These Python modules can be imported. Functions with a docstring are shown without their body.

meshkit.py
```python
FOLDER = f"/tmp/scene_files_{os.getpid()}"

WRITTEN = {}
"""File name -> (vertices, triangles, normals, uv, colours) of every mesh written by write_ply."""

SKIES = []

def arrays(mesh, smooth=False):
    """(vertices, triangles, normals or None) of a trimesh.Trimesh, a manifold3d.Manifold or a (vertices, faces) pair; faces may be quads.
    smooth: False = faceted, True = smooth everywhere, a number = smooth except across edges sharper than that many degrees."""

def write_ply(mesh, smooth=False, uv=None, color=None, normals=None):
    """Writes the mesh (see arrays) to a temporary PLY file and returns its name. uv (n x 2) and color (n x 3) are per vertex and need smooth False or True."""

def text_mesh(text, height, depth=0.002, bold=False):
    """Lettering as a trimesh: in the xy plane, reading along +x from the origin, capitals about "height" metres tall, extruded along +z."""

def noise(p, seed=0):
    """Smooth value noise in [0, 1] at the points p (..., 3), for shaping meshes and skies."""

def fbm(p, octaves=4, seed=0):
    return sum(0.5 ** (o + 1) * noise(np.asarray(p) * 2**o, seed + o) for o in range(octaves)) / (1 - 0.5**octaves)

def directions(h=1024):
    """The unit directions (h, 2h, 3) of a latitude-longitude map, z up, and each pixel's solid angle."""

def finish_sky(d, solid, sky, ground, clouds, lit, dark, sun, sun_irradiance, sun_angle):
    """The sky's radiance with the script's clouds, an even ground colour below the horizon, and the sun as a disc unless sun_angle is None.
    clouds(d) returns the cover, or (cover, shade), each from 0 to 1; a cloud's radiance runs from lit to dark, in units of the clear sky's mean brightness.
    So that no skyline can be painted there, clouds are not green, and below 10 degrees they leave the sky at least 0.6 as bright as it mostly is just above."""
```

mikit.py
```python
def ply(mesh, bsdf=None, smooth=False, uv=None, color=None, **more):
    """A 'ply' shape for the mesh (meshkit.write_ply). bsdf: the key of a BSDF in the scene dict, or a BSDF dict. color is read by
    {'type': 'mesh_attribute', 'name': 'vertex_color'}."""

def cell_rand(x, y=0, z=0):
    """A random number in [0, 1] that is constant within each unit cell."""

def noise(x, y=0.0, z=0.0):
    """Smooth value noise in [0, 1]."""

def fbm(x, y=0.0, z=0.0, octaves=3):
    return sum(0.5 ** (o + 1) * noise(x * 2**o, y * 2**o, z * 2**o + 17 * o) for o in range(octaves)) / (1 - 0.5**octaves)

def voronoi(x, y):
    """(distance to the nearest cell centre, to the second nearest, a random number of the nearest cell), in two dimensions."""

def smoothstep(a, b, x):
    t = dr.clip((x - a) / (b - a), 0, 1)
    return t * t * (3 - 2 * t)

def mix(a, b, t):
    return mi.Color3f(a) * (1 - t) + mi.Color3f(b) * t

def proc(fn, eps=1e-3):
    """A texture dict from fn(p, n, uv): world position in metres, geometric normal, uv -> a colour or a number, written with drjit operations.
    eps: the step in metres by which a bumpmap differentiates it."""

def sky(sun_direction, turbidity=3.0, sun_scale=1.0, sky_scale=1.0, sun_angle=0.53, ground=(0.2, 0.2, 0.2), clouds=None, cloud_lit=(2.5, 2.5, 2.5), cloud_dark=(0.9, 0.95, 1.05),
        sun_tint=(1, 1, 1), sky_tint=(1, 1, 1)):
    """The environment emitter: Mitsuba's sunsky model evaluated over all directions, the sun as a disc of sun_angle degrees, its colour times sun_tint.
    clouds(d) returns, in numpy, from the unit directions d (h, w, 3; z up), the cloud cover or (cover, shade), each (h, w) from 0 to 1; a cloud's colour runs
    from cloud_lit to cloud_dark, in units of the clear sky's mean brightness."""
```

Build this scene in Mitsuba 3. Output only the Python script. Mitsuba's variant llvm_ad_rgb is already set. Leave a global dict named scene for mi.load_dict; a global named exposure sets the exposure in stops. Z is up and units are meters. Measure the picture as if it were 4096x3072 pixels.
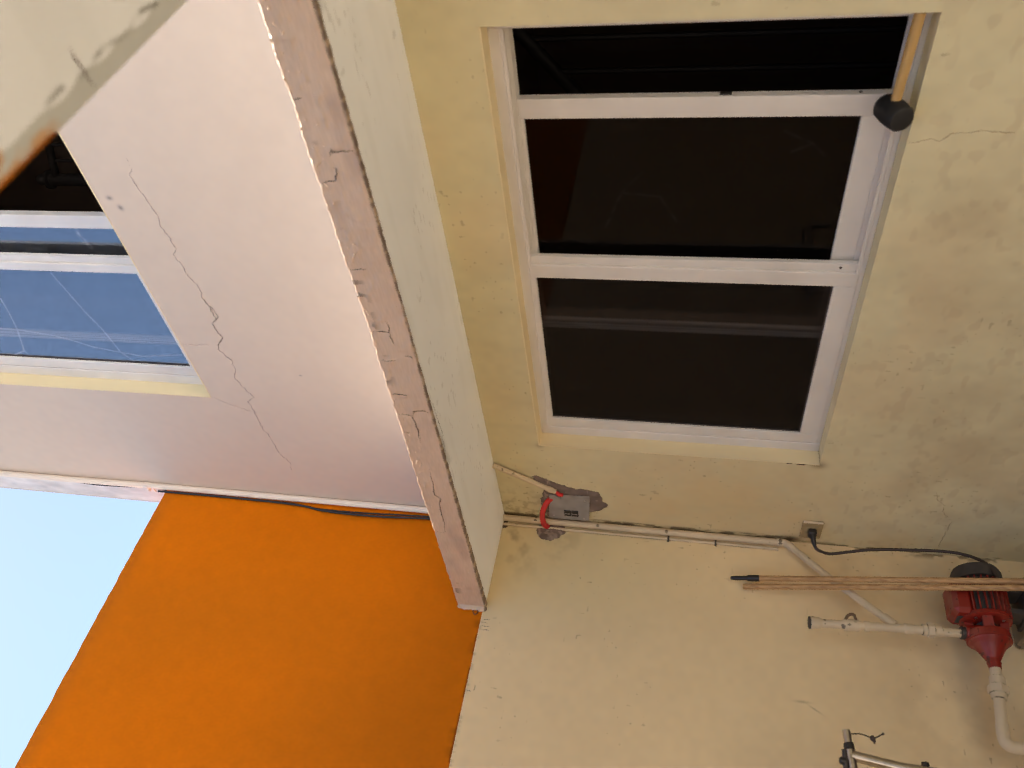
import math, random
import numpy as np
import trimesh
import shapely.geometry as sg
import manifold3d as m3
import drjit as dr
import mitsuba as mi
import mikit, meshkit
from mikit import noise, fbm, smoothstep, mix, proc

T = mi.ScalarTransform4f
scene, labels = {}, {}

# ------------------------------------------------------------------ camera, sky, exposure
CAM = np.array([1.5488529, 2.4517452, 1.55])
FWD = np.array([-0.650324, -0.7329624, 0.199612])
UPV = np.array([-0.739398, 0.671017, 0.0550165])
scene['camera'] = dict(type='thinlens', fov=63.71574, fov_axis='x', near_clip=0.05, far_clip=2000.0,
                       aperture_radius=0.0042, focus_distance=2.75,
                       to_world=T().look_at(origin=CAM.tolist(), target=(CAM + FWD).tolist(), up=UPV.tolist()))
SUN = (-0.026, -0.36, 1.0)
scene['sky'] = mikit.sky(SUN, turbidity=3, ground=(0.25, 0.23, 0.2), sky_tint=(1.24, 1.10, 1.02))
labels['sky'] = {'kind': 'structure'}
exposure = 3.05

rng = np.random.default_rng(7)


# ------------------------------------------------------------------ helpers
def numbered(key):
    if key not in scene and not any(k.startswith(key + '__') for k in scene) and key not in labels:
        return key
    n = 1
    while True:
        k = '%s_%03d' % (key, n)
        if k not in scene and not any(q.startswith(k + '__') for q in scene) and k not in labels:
            return k
        n += 1


def thing(name, label, cat, group=None):
    key = numbered(name)
    labels[key] = {'label': label, 'category': cat}
    if group:
        labels[key]['group'] = group
    return key


def put(name, mesh, bsdf, parent=None, smooth=False, label=None, kind=None, **kw):
    key = numbered(parent + '__' + name if parent else name)
    scene[key] = mikit.ply(mesh, bsdf, smooth=smooth, **kw)
    d = {}
    if label:
        d['label'] = label
    if kind:
        d['kind'] = kind
    if d:
        labels[key] = {**labels.get(key, {}), **d}
    return key


def cat(*ms):
    return trimesh.util.concatenate([m for m in ms])


def box(x0, x1, y0, y1, z0, z1, b=0.0):
    if b <= 0:
        m = trimesh.creation.box((x1 - x0, y1 - y0, z1 - z0))
        m.apply_translation(((x0 + x1) / 2, (y0 + y1) / 2, (z0 + z1) / 2))
        return m
    pts = []
    for i in (0, 1):
        for j in (0, 1):
            for k in (0, 1):
                c = np.array([(x0, x1)[i], (y0, y1)[j], (z0, z1)[k]], float)
                s = np.array([(1, -1)[i], (1, -1)[j], (1, -1)[k]]) * b
                for a in range(3):
                    q = c + s
                    q[a] = c[a]
                    pts.append(q)
    return trimesh.convex.convex_hull(np.array(pts))


def frames(p):
    p = np.asarray(p, float)
    t = np.gradient(p, axis=0)
    t /= np.linalg.norm(t, axis=1, keepdims=True)
    a = np.cross(t[0], [0, 0, 1.0] if abs(t[0][2]) < 0.9 else [1.0, 0, 0])
    out = []
    for k in range(len(p)):
        a = a - t[k] * (a @ t[k])
        a /= np.linalg.norm(a)
        out.append((t[k], a, np.cross(t[k], a)))
    return out


def tube(p, r, sides=16, caps=True):
    p = np.asarray(p, float)
    r = np.broadcast_to(np.asarray(r, float), (len(p),))
    fr = frames(p)
    ang = np.arange(sides) * 2 * math.pi / sides
    v = np.vstack([p[k] + r[k] * (np.cos(ang)[:, None] * fr[k][1] + np.sin(ang)[:, None] * fr[k][2]) for k in range(len(p))])
    f = []
    for k in range(len(p) - 1):
        for s in range(sides):
            a, b = k * sides + s, k * sides + (s + 1) % sides
            f += [[a, b, b + sides], [a, b + sides, a + sides]]
    if caps:
        v = np.vstack([v, p[0], p[-1]])
        n = len(p) * sides
        for s in range(sides):
            f.append([n, (s + 1) % sides, s])
            f.append([n + 1, n - sides + s, n - sides + (s + 1) % sides])
    return trimesh.Trimesh(v, np.array(f), process=False)


def curve(pts, n=10):
    """Catmull-Rom through the points."""
    P = np.asarray(pts, float)
    P = np.vstack([2 * P[0] - P[1], P, 2 * P[-1] - P[-2]])
    out = []
    for i in range(1, len(P) - 2):
        for t in np.linspace(0, 1, n, endpoint=False):
            a, b, c, d = P[i - 1], P[i], P[i + 1], P[i + 2]
            out.append(0.5 * (2 * b + (c - a) * t + (2 * a - 5 * b + 4 * c - d) * t * t + (3 * b - a - 3 * c + d) * t ** 3))
    out.append(P[-2])
    return np.array(out)


def bend(pts, rad, n=8):
    """Polyline with rounded corners."""
    P = [np.array(p, float) for p in pts]
    out = [P[0]]
    for i in range(1, len(P) - 1):
        a, b, c = P[i - 1], P[i], P[i + 1]
        u, w = (a - b) / np.linalg.norm(a - b), (c - b) / np.linalg.norm(c - b)
        rr = min(rad, 0.45 * np.linalg.norm(a - b), 0.45 * np.linalg.norm(c - b))
        p0, p1 = b + u * rr, b + w * rr
        for t in np.linspace(0, 1, n):
            out.append((1 - t) ** 2 * p0 + 2 * t * (1 - t) * b + t * t * p1)
    out.append(P[-1])
    return np.array(out)


def lathe(profile, origin, axis, sides=32):
    """profile: (distance along the axis, radius)."""
    o, ax = np.array(origin, float), np.array(axis, float)
    ax /= np.linalg.norm(ax)
    prof = np.array(profile, float)
    a = np.cross(ax, [0, 0, 1.0] if abs(ax[2]) < 0.9 else [1.0, 0, 0])
    a /= np.linalg.norm(a)
    b = np.cross(ax, a)
    ang = np.arange(sides) * 2 * math.pi / sides
    ring = np.cos(ang)[:, None] * a + np.sin(ang)[:, None] * b
    v = np.vstack([o + ax * t + ring * r for t, r in prof])
    f = []
    for k in range(len(prof) - 1):
        for s in range(sides):
            p, q = k * sides + s, k * sides + (s + 1) % sides
            f += [[p, q, q + sides], [p, q + sides, p + sides]]
    n = len(v)
    v = np.vstack([v, o + ax * prof[0][0], o + ax * prof[-1][0]])
    for s in range(sides):
        f.append([n, (s + 1) % sides, s])
        f.append([n + 1, n - sides + s, n - sides + (s + 1) % sides])
    return trimesh.Trimesh(v, np.array(f), process=False)


def jag(pts, amp, seg, seed):
    """Breaks a polyline into short jagged pieces."""
    r = np.random.default_rng(seed)
    P = np.array(pts, float)
    out = [P[0]]
    for a, b in zip(P[:-1], P[1:]):
        L = np.linalg.norm(b - a)
        n = max(1, int(L / seg))
        for k in range(1, n + 1):
            q = a + (b - a) * k / n
            if k < n:
                q = q + r.normal(0, amp, 2)
            out.append(q)
    return np.array(out)


def ribbon(pts, w, to3, seed=0, taper=0.25):
    """A crack: a thin strip of uneven width along a 2D polyline, mapped into space by to3."""
    r = np.random.default_rng(seed + 99)
    P = np.array(pts, float)
    t = np.gradient(P, axis=0)
    t /= np.linalg.norm(t, axis=1, keepdims=True) + 1e-9
    n = np.stack([-t[:, 1], t[:, 0]], 1)
    k = np.linspace(0, 1, len(P))
    ww = w * (0.55 + 0.9 * r.random(len(P))) * np.clip(np.minimum(k, 1 - k) / taper, 0.15, 1)
    a, b = P + n * ww[:, None] / 2, P - n * ww[:, None] / 2
    V = np.array([to3(p) for p in np.vstack([a, b])])
    m = len(P)
    F = []
    for i in range(m - 1):
        F += [[i, i + 1, m + i + 1], [i, m + i + 1, m + i]]
    return trimesh.Trimesh(V, np.array(F), process=False)


def holed(y0, y1, z0, z1, holes, x0, x1):
    """A wall slab in the plane of y and z, from x0 to x1, with rectangular holes (y0, y1, z0, z1)."""
    poly = sg.box(y0, z0, y1, z1)
    for h in holes:
        poly = poly.difference(sg.box(h[0], h[2], h[1], h[3]))
    m = trimesh.creation.extrude_polygon(poly, x1 - x0)
    v = m.vertices.copy()
    m.vertices = np.stack([v[:, 2] + x0, v[:, 0], v[:, 1]], 1)
    return m


def patch(outline, to3, h, seed, step=0.006, rim=0.012):
    """A rough mortar patch over a 2D outline: thick inside, thin and ragged at its edge."""
    poly = sg.Polygon(jag(outline + [outline[0]], 0.0022, 0.006, seed)[:-1]).buffer(0)
    if poly.geom_type != 'Polygon':
        poly = max(poly.geoms, key=lambda g: g.area)
    r = np.random.default_rng(seed)
    x0, y0, x1, y1 = poly.bounds
    pts = []
    inner = poly.buffer(-step * 0.6)
    for x in np.arange(x0, x1, step):
        for y in np.arange(y0, y1, step):
            q = np.array([x, y]) + r.uniform(-0.3, 0.3, 2) * step
            if inner.contains(sg.Point(q)):
                pts.append(q)
    ring = [np.array(poly.exterior.interpolate(d).coords[0]) for d in np.arange(0, poly.length, step * 0.8)]
    P = np.array(ring + pts)
    from scipy.spatial import Delaunay
    F = Delaunay(P).simplices
    cen = P[F].mean(1)
    F = F[[poly.contains(sg.Point(c)) for c in cen]]
    d = np.array([poly.exterior.distance(sg.Point(p)) for p in P])
    e = np.clip(d / rim, 0, 1)
    P3 = np.column_stack([P * 60, np.full(len(P), seed)])
    P4 = np.column_stack([P * 170, np.full(len(P), seed + 5)])
    z = h * (0.25 + 0.75 * e) * (0.6 + 0.9 * np.array([meshkit.fbm(P3)]).ravel()) + 0.0018 * np.array([meshkit.noise(P4)]).ravel()
    z[d < 1e-6] = 0.0004
    V = np.array([to3(p, zz) for p, zz in zip(P, z)])
    n0 = np.cross(V[F[:, 1]] - V[F[:, 0]], V[F[:, 2]] - V[F[:, 0]]).sum(0)
    up = np.array(to3(P[0], 1.0)) - np.array(to3(P[0], 0.0))
    if n0 @ up < 0:
        F = F[:, ::-1]
    return trimesh.Trimesh(V, F, process=False)


on_a = lambda p, h=0.0007: np.array([h, p[0], p[1]])          # (y, z) on the window wall
on_b = lambda p, h=0.0007: np.array([p[0], h, p[1]])          # (x, z) on the boundary wall


# ------------------------------------------------------------------ materials
def rgb(*c):
    return {'type': 'rgb', 'value': list(c)}


def mat(name, color, rough=0.6, spec=0.35, two=True, bump=None, bump_scale=1.0, eps=1e-3, **kw):
    c = proc(color) if callable(color) else rgb(*color)
    b = dict(type='principled', base_color=c, roughness=rough, specular=spec, **kw)
    if bump is not None:
        b = {'type': 'bumpmap', 'scale': bump_scale, 'tex': proc(bump, eps), 'nested': b}
    if two:
        b = {'type': 'twosided', 'nested': b}
    scene[name] = b
    return name


def ell(u, v, cu, cv, ru, rv):
    """1 inside a soft ellipse, 0 outside."""
    return dr.exp(-(dr.square((u - cu) / ru) + dr.square((v - cv) / rv)))


def c_lower_a(p, n, uv):
    y, z = p.y, p.z
    big = fbm(y * 3.1, z * 3.1, 5.0, 3)
    fine = noise(y * 45, z * 38, 2.0)
    mid = fbm(y * 14, z * 9, 8.0, 2)
    c = mi.Color3f(0.62, 0.55, 0.335) * (1 + 0.20 * (big - 0.5) + 0.06 * (fine - 0.5) + 0.10 * (mid - 0.5))
    c = mix(c, mi.Color3f(0.60, 0.44, 0.25), smoothstep(0.5, 0.8, fbm(y * 4, z * 6, 21.0, 2)) * 0.25)
    c = mix(c, mi.Color3f(0.60, 0.425, 0.20), ell(y, z, 0.15, 1.40, 0.36, 0.42) * (0.3 + 0.5 * mid))
    sp = smoothstep(0.87, 0.97, noise(y * 85, z * 85, 3.0)) * smoothstep(0.46, 0.7, fbm(y * 6, z * 6, 9.0, 2))
    mold = smoothstep(0.24, 0.0, y) * smoothstep(1.72, 2.1, z) * smoothstep(0.42, 0.78, fbm(y * 60, z * 60, 2.0, 2))
    line = smoothstep(0.036, 0.022, y) * smoothstep(0.34, 0.6, fbm(y * 60, z * 30, 4.0, 2)) * smoothstep(1.1, 1.2, z)
    line += smoothstep(0.02, 0.002, y) * smoothstep(0.45, 0.6, fbm(y * 60, z * 24, 4.0, 2)) * smoothstep(1.2, 1.1, z)
    dirt = smoothstep(0.46, 0.8, fbm(y * 10, z * 10, 11.0, 3)) * smoothstep(1.35, 0.7, z)
    smud = smoothstep(0.62, 0.8, fbm(y * 26 + 3, z * 40, 15.0, 2)) * smoothstep(1.25, 1.0, z) + smoothstep(0.62, 0.8, fbm(y * 26 + 3, z * 40, 15.0, 2)) * smoothstep(1.9, 2.1, y)
    c = mix(c, mi.Color3f(0.13, 0.09, 0.04), dr.clip(sp * 0.3 + mold * 0.4 + line * 0.8, 0, 0.85))
    c = mix(c, mi.Color3f(0.40, 0.30, 0.18), dr.clip(dirt * 0.08 + smud * 0.2, 0, 0.7))
    st = ell(y, z, 0.60, 0.80, 0.40, 0.20) + ell(y, z, 0.18, 0.70, 0.20, 0.22) + ell(y, z, 1.9, 1.5, 0.14, 0.5) + ell(y, z, 1.25, 0.95, 0.22, 0.10)  # brown mottling: part dirt, part shade painted into the wall colour
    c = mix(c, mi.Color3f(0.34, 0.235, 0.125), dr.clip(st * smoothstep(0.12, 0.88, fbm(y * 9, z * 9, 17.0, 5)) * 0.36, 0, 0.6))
    c = mix(c, mi.Color3f(0.16, 0.10, 0.05), dr.clip(ell(y, z, 0.424, 1.142, 0.016, 0.022) + 0.6 * ell(y, z, 0.423, 1.97, 0.012, 0.014), 0, 1) * (0.4 + 0.6 * fine) * 0.8)
    gap = ell(y, z, 0.012, 1.168, 0.02, 0.03) + ell(y, z, 0.005, 2.11, 0.016, 0.03)
    return mix(c, mi.Color3f(0.05, 0.03, 0.015), dr.clip(gap * 0.9, 0, 0.9))


def b_lower_a(p, n, uv):
    y, z = p.y, p.z
    flake = smoothstep(0.5, 0.62, fbm(y * 70, z * 34, 3.0, 2)) * ell(y, z, 0.72, 2.03, 0.28, 0.06)
    return 0.0016 * fbm(y * 28, z * 22, 1.0, 3) + 0.0014 * flake + 0.0006 * noise(y * 210, z * 150, 4.0)


def c_upper_a(p, n, uv):
    y, z = p.y, p.z
    c = mi.Color3f(0.59, 0.494, 0.392) * (1 + 0.05 * (fbm(y * 3, z * 3, 1.0, 3) - 0.5) + 0.03 * (noise(y * 40, z * 40, 7.0) - 0.5))
    st = smoothstep(0.55, 0.85, fbm(y * 6, z * 2.0, 6.0, 2)) * smoothstep(2.75, 2.3, z)
    c = mix(c, mi.Color3f(0.5, 0.44, 0.4), st * 0.18)
    spots = ell(y, z, 1.337, 3.01, 0.006, 0.008) + ell(y, z, 1.307, 2.993, 0.008, 0.007) + ell(y, z, 0.69, 2.69, 0.003, 0.004)
    return mix(c, mi.Color3f(0.2, 0.18, 0.17), dr.clip(spots, 0, 1) * 0.8)


def c_lower_b(p, n, uv):
    x, z = p.x, p.z
    c = mi.Color3f(0.76, 0.585, 0.325) * (1 + 0.14 * (fbm(x * 2.6, z * 2.6, 3.0, 3) - 0.5) + 0.05 * (noise(x * 42, z * 42, 5.0) - 0.5))
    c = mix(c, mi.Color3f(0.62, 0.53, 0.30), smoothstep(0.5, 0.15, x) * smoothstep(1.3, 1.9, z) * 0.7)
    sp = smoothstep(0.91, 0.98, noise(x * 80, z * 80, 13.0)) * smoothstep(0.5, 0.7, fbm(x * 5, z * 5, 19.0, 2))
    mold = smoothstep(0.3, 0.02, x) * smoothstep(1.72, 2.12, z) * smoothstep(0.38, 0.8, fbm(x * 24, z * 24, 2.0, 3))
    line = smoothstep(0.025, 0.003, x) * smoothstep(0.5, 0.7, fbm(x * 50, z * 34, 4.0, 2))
    dirt = smoothstep(0.45, 0.8, fbm(x * 7, z * 7, 31.0, 3)) * (smoothstep(1.25, 0.7, z) * 0.8 + 0.15)
    fade = smoothstep(2.125, 2.137, z) * smoothstep(0.5, 0.72, fbm(x * 80, z * 30, 2.0, 2)) * 0.3
    scuff = ell(x, z, 0.535, 1.155, 0.004, 0.02) + ell(x + (z - 1.12) * 0.6, z, 0.553, 1.12, 0.003, 0.016)
    c = mix(c, mi.Color3f(0.13, 0.09, 0.045), dr.clip(sp * 0.4 + mold * 0.45 + line * 0.7 + fade + scuff * 0.35, 0, 0.85))
    st = ell(x, z, 0.55, 0.72, 0.30, 0.24) + ell(x, z, 0.12, 0.95, 0.10, 0.25)  # mottled brown that puts the dimness around the pump into the paint
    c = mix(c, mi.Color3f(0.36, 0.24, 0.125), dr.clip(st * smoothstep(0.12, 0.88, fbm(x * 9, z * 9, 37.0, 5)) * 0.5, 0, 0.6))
    return mix(c, mi.Color3f(0.38, 0.27, 0.18), dr.clip(dirt * 0.18, 0, 0.6))


def c_orange(p, n, uv):
    x, z = p.x, p.z
    c = mi.Color3f(0.61, 0.150, 0.001) * (1 + 0.12 * (fbm(x * 2.2, z * 2.2, 3.0, 3) - 0.5) + 0.04 * (noise(x * 30, z * 30, 5.0) - 0.5) + 0.05 * (noise(x * 170, z * 120, 8.0) - 0.5))
    c = mix(c, mi.Color3f(0.36, 0.115, 0.006), smoothstep(0.35, 0.9, fbm(x * 2, z * 1.2, 41.0, 2)) * 0.3)
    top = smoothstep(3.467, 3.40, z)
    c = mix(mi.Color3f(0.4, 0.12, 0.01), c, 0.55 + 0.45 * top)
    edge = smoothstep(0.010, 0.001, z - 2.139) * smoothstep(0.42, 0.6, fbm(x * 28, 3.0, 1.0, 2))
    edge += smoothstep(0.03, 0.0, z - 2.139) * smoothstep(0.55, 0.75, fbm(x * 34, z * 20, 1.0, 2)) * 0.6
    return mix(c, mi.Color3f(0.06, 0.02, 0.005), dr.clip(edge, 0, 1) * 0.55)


def c_soffit(p, n, uv):
    x, y = p.x, p.y
    c = mi.Color3f(0.81, 0.82, 0.81) * (1 + 0.08 * (fbm(x * 5, y * 3, 3.0, 3) - 0.5))
    c = mix(c, mi.Color3f(0.40, 0.40, 0.32), smoothstep(0.5, 0.85, fbm(x * 22, y * 6, 7.0, 2)) * 0.07)
    # dirt gathered along the drip edge of the window canopy
    e = (0.345 - x) + 0.008 * (noise(y * 18, 1.0, 5.0) - 0.5)
    tuft = 0.05 * smoothstep(0.62, 0.9, noise(y * 7.5 + (0.345 - x) * 9, 7.0, 1.0))
    reach = 0.004 + 0.008 * fbm(y * 30, 2.0, 3.0, 3)
    d1 = smoothstep(reach, reach * 0.3, e) + 0.55 * smoothstep(tuft, tuft * 0.2, e) * smoothstep(0.004, 0.02, tuft) * (0.3 + 0.7 * noise(x * 160, y * 60, 6.0)) + 0.25 * smoothstep(0.03, 0.0, e) * fbm(y * 20, x * 60, 4.0, 2)
    d1 = d1 * smoothstep(2.06, 2.0, y)
    flecks = smoothstep(0.80, 0.9, noise(x * 110, y * 45, 3.0)) * smoothstep(0.5, 0.7, fbm(x * 8, y * 5, 9.0, 2))
    c = mix(c, mi.Color3f(0.10, 0.085, 0.06), dr.clip(d1 * 0.8 + flecks * 0.16, 0, 0.85))
    # porch edge: a grey drip bead, smudges and spilled orange paint
    q = y - 2.094
    porch = smoothstep(0.36, 0.40, x)
    bead = smoothstep(0.022, 0.017, q + 0.008 * (noise(x * 25, 4.0, 2.0) - 0.5)) * porch
    c = mix(c, mi.Color3f(0.30, 0.29, 0.22), bead * 0.55)
    sm = dr.exp(-dr.square((q - 0.0235 - 0.006 * (noise(x * 25, 4.0, 2.0) - 0.5)) / 0.0028)) * smoothstep(0.35, 0.75, fbm(x * 30, y * 30, 3.0, 2)) * porch
    c = mix(c, mi.Color3f(0.14, 0.13, 0.10), dr.clip(sm, 0, 1) * 0.75)
    org = smoothstep(0.011, 0.002, q + 0.016 * (fbm(x * 45, y * 45, 5.0, 2) - 0.55)) * smoothstep(0.93, 0.97, x)
    org = dr.maximum(org, smoothstep(0.75, 0.45, dr.sqrt(dr.square((x - 1.035) / 0.03) + dr.square((q - 0.02) / 0.016)) + 0.5 * (noise(x * 90, y * 90, 2.0) - 0.5)))
    return mix(c, mi.Color3f(0.52, 0.24, 0.05), org * 0.75)


def c_fascia(p, n, uv):
    y, z = p.y, p.z
    c = mi.Color3f(0.62, 0.455, 0.30) * (1 + 0.12 * (fbm(y * 4, z * 12, 3.0, 3) - 0.5) + 0.10 * (noise(y * 60, z * 420, 5.0) - 0.5))
    sm = smoothstep(0.55, 0.85, fbm(y * 9, z * 20, 12.0, 2))
    c = mix(c, mi.Color3f(0.30, 0.21, 0.17), sm * 0.30)
    ch = smoothstep(0.74, 0.84, noise(y * 55, z * 40, 21.0)) * smoothstep(2.19, 2.222, z) * smoothstep(0.5, 0.7, noise(y * 7, 3.0, 5.0))
    c = mix(c, mi.Color3f(0.12, 0.085, 0.065), ch * 0.7)
    low = smoothstep(2.1350 + 0.004 * (noise(y * 45, 6.0, 3.0) - 0.3), 2.1315, z) * (0.45 + 0.55 * smoothstep(0.2, 0.6, fbm(y * 90, 1.0, 2.0, 2)))
    return mix(c, mi.Color3f(0.08, 0.06, 0.05), low * 0.8)


def b_fascia(p, n, uv):
    return 0.0006 * noise(p.y * 90, p.z * 500, 2.0) + 0.0018 * fbm(p.y * 30, p.z * 30, 1.0, 2) + 0.0022 * smoothstep(0.6, 0.9, noise(p.y * 70, p.z * 120, 9.0))


def c_mortar(p, n, uv):
    q = fbm(p.x * 40 + p.y * 40, p.z * 40, p.y * 30, 3)
    c = mi.Color3f(0.17, 0.125, 0.10) * (0.65 + 0.7 * q)
    return mix(c, mi.Color3f(0.34, 0.27, 0.22), smoothstep(0.58, 0.75, fbm(p.x * 90 + p.y * 90, p.z * 70, 3.0, 2)) * 0.6)


def c_pipe(p, n, uv):
    k = fbm(p.x * 12 + 3, p.y * 12, p.z * 12, 3)
    c = mi.Color3f(0.57, 0.46, 0.30) * (0.86 + 0.26 * k)
    chip = smoothstep(0.80, 0.84, noise(p.x * 60, p.y * 130, p.z * 60)) * smoothstep(0.42, 0.55, noise(p.x * 9, p.y * 9, p.z * 9 + 4))
    c = mix(c, mi.Color3f(0.10, 0.075, 0.05), chip * 0.85)
    wall = smoothstep(0.010, 0.002, dr.minimum(p.x, p.y)) * smoothstep(0.3, 0.6, noise(p.z * 16, p.x * 20, 2.0))
    return mix(c, mi.Color3f(0.12, 0.08, 0.04), wall * 0.7)


def c_wood(p, n, uv):
    g = fbm(p.x * 190, p.y * 190, p.z * 5, 3)
    c = mix(mi.Color3f(0.34, 0.185, 0.075), mi.Color3f(0.50, 0.30, 0.13), smoothstep(0.25, 0.75, g))
    kn = smoothstep(0.88, 0.93, noise(p.x * 60, p.y * 60, p.z * 22 + 7))
    c = mix(c, mi.Color3f(0.07, 0.03, 0.015), kn * 0.85)
    return c * (0.85 + 0.3 * noise(p.x * 8, p.y * 8, p.z * 5))


def c_red(p, n, uv):
    k = fbm(p.x * 30, p.y * 30, p.z * 30, 3)
    c = mi.Color3f(0.21, 0.013, 0.006) * (0.75 + 0.5 * k)
    dust = smoothstep(0.25, 0.95, n.z) * 0.22 * noise(p.x * 50, p.y * 50, 3.0)
    c = mix(c, mi.Color3f(0.35, 0.25, 0.18), dust)
    return mix(c, mi.Color3f(0.05, 0.02, 0.015), smoothstep(0.8, 0.88, noise(p.x * 90, p.y * 90, p.z * 90)) * 0.6)


def c_concrete(p, n, uv):
    k = fbm(p.x * 18, p.y * 18, p.z * 18, 3)
    c = mi.Color3f(0.26, 0.20, 0.12) * (0.7 + 0.6 * k)
    return mix(c, mi.Color3f(0.07, 0.06, 0.05), smoothstep(0.78, 0.86, noise(p.x * 70, p.y * 70, p.z * 70)) * 0.7)


def c_floor(p, n, uv):
    k = fbm(p.x * 4, p.y * 4, 2.0, 4)
    return mi.Color3f(0.15, 0.12, 0.085) * (0.8 + 0.4 * k)


def c_alu(p, n, uv):
    k = fbm(p.x * 9, p.y * 9, p.z * 9, 2)
    c = mi.Color3f(0.66, 0.62, 0.555) * (0.93 + 0.14 * k)
    return mix(c, mi.Color3f(0.35, 0.25, 0.2), smoothstep(0.55, 0.85, fbm(p.y * 5, p.z * 5, 8.0, 2)) * 0.15)


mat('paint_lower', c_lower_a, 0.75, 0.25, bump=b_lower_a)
mat('paint_upper', c_upper_a, 0.85, 0.1)
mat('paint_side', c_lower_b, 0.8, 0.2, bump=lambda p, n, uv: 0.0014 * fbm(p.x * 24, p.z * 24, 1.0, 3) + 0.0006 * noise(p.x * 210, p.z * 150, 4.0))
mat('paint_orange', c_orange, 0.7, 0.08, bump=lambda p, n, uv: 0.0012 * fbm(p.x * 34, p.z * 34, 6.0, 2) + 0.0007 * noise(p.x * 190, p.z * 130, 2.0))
mat('paint_soffit', c_soffit, 0.8, 0.2)
mat('paint_fascia', c_fascia, 0.36, 0.25, bump=b_fascia, clearcoat=0.25, clearcoat_gloss=0.8)
mat('paint_reveal', (0.72, 0.60, 0.36), 0.8, 0.2)
mat('grey_plaster', lambda p, n, uv: mi.Color3f(0.62, 0.60, 0.58) * (0.75 + 0.5 * fbm(p.y * 30, p.z * 14, 2.0, 3)), 0.85, 0.2)
mat('mortar', c_mortar, 0.9, 0.2)
mat('crack_dark', (0.075, 0.055, 0.04), 0.9, 0.1)
mat('grime', lambda p, n, uv: mix(mi.Color3f(0.09, 0.065, 0.04), mi.Color3f(0.5, 0.42, 0.28), smoothstep(0.35, 0.6, fbm(p.x * 90, p.y * 90, p.z * 90, 2))), 0.9, 0.1)
mat('crack_brown', (0.13, 0.085, 0.06), 0.9, 0.1)
mat('crack_hair', (0.50, 0.41, 0.35), 0.9, 0.1)
mat('crack_soft', (0.42, 0.33, 0.20), 0.9, 0.1)
mat('crack_faint', (0.32, 0.25, 0.21), 0.9, 0.1)
mat('pipe_paint', c_pipe, 0.5, 0.4)
mat('alu_white', c_alu, 0.38, 0.5)
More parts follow.
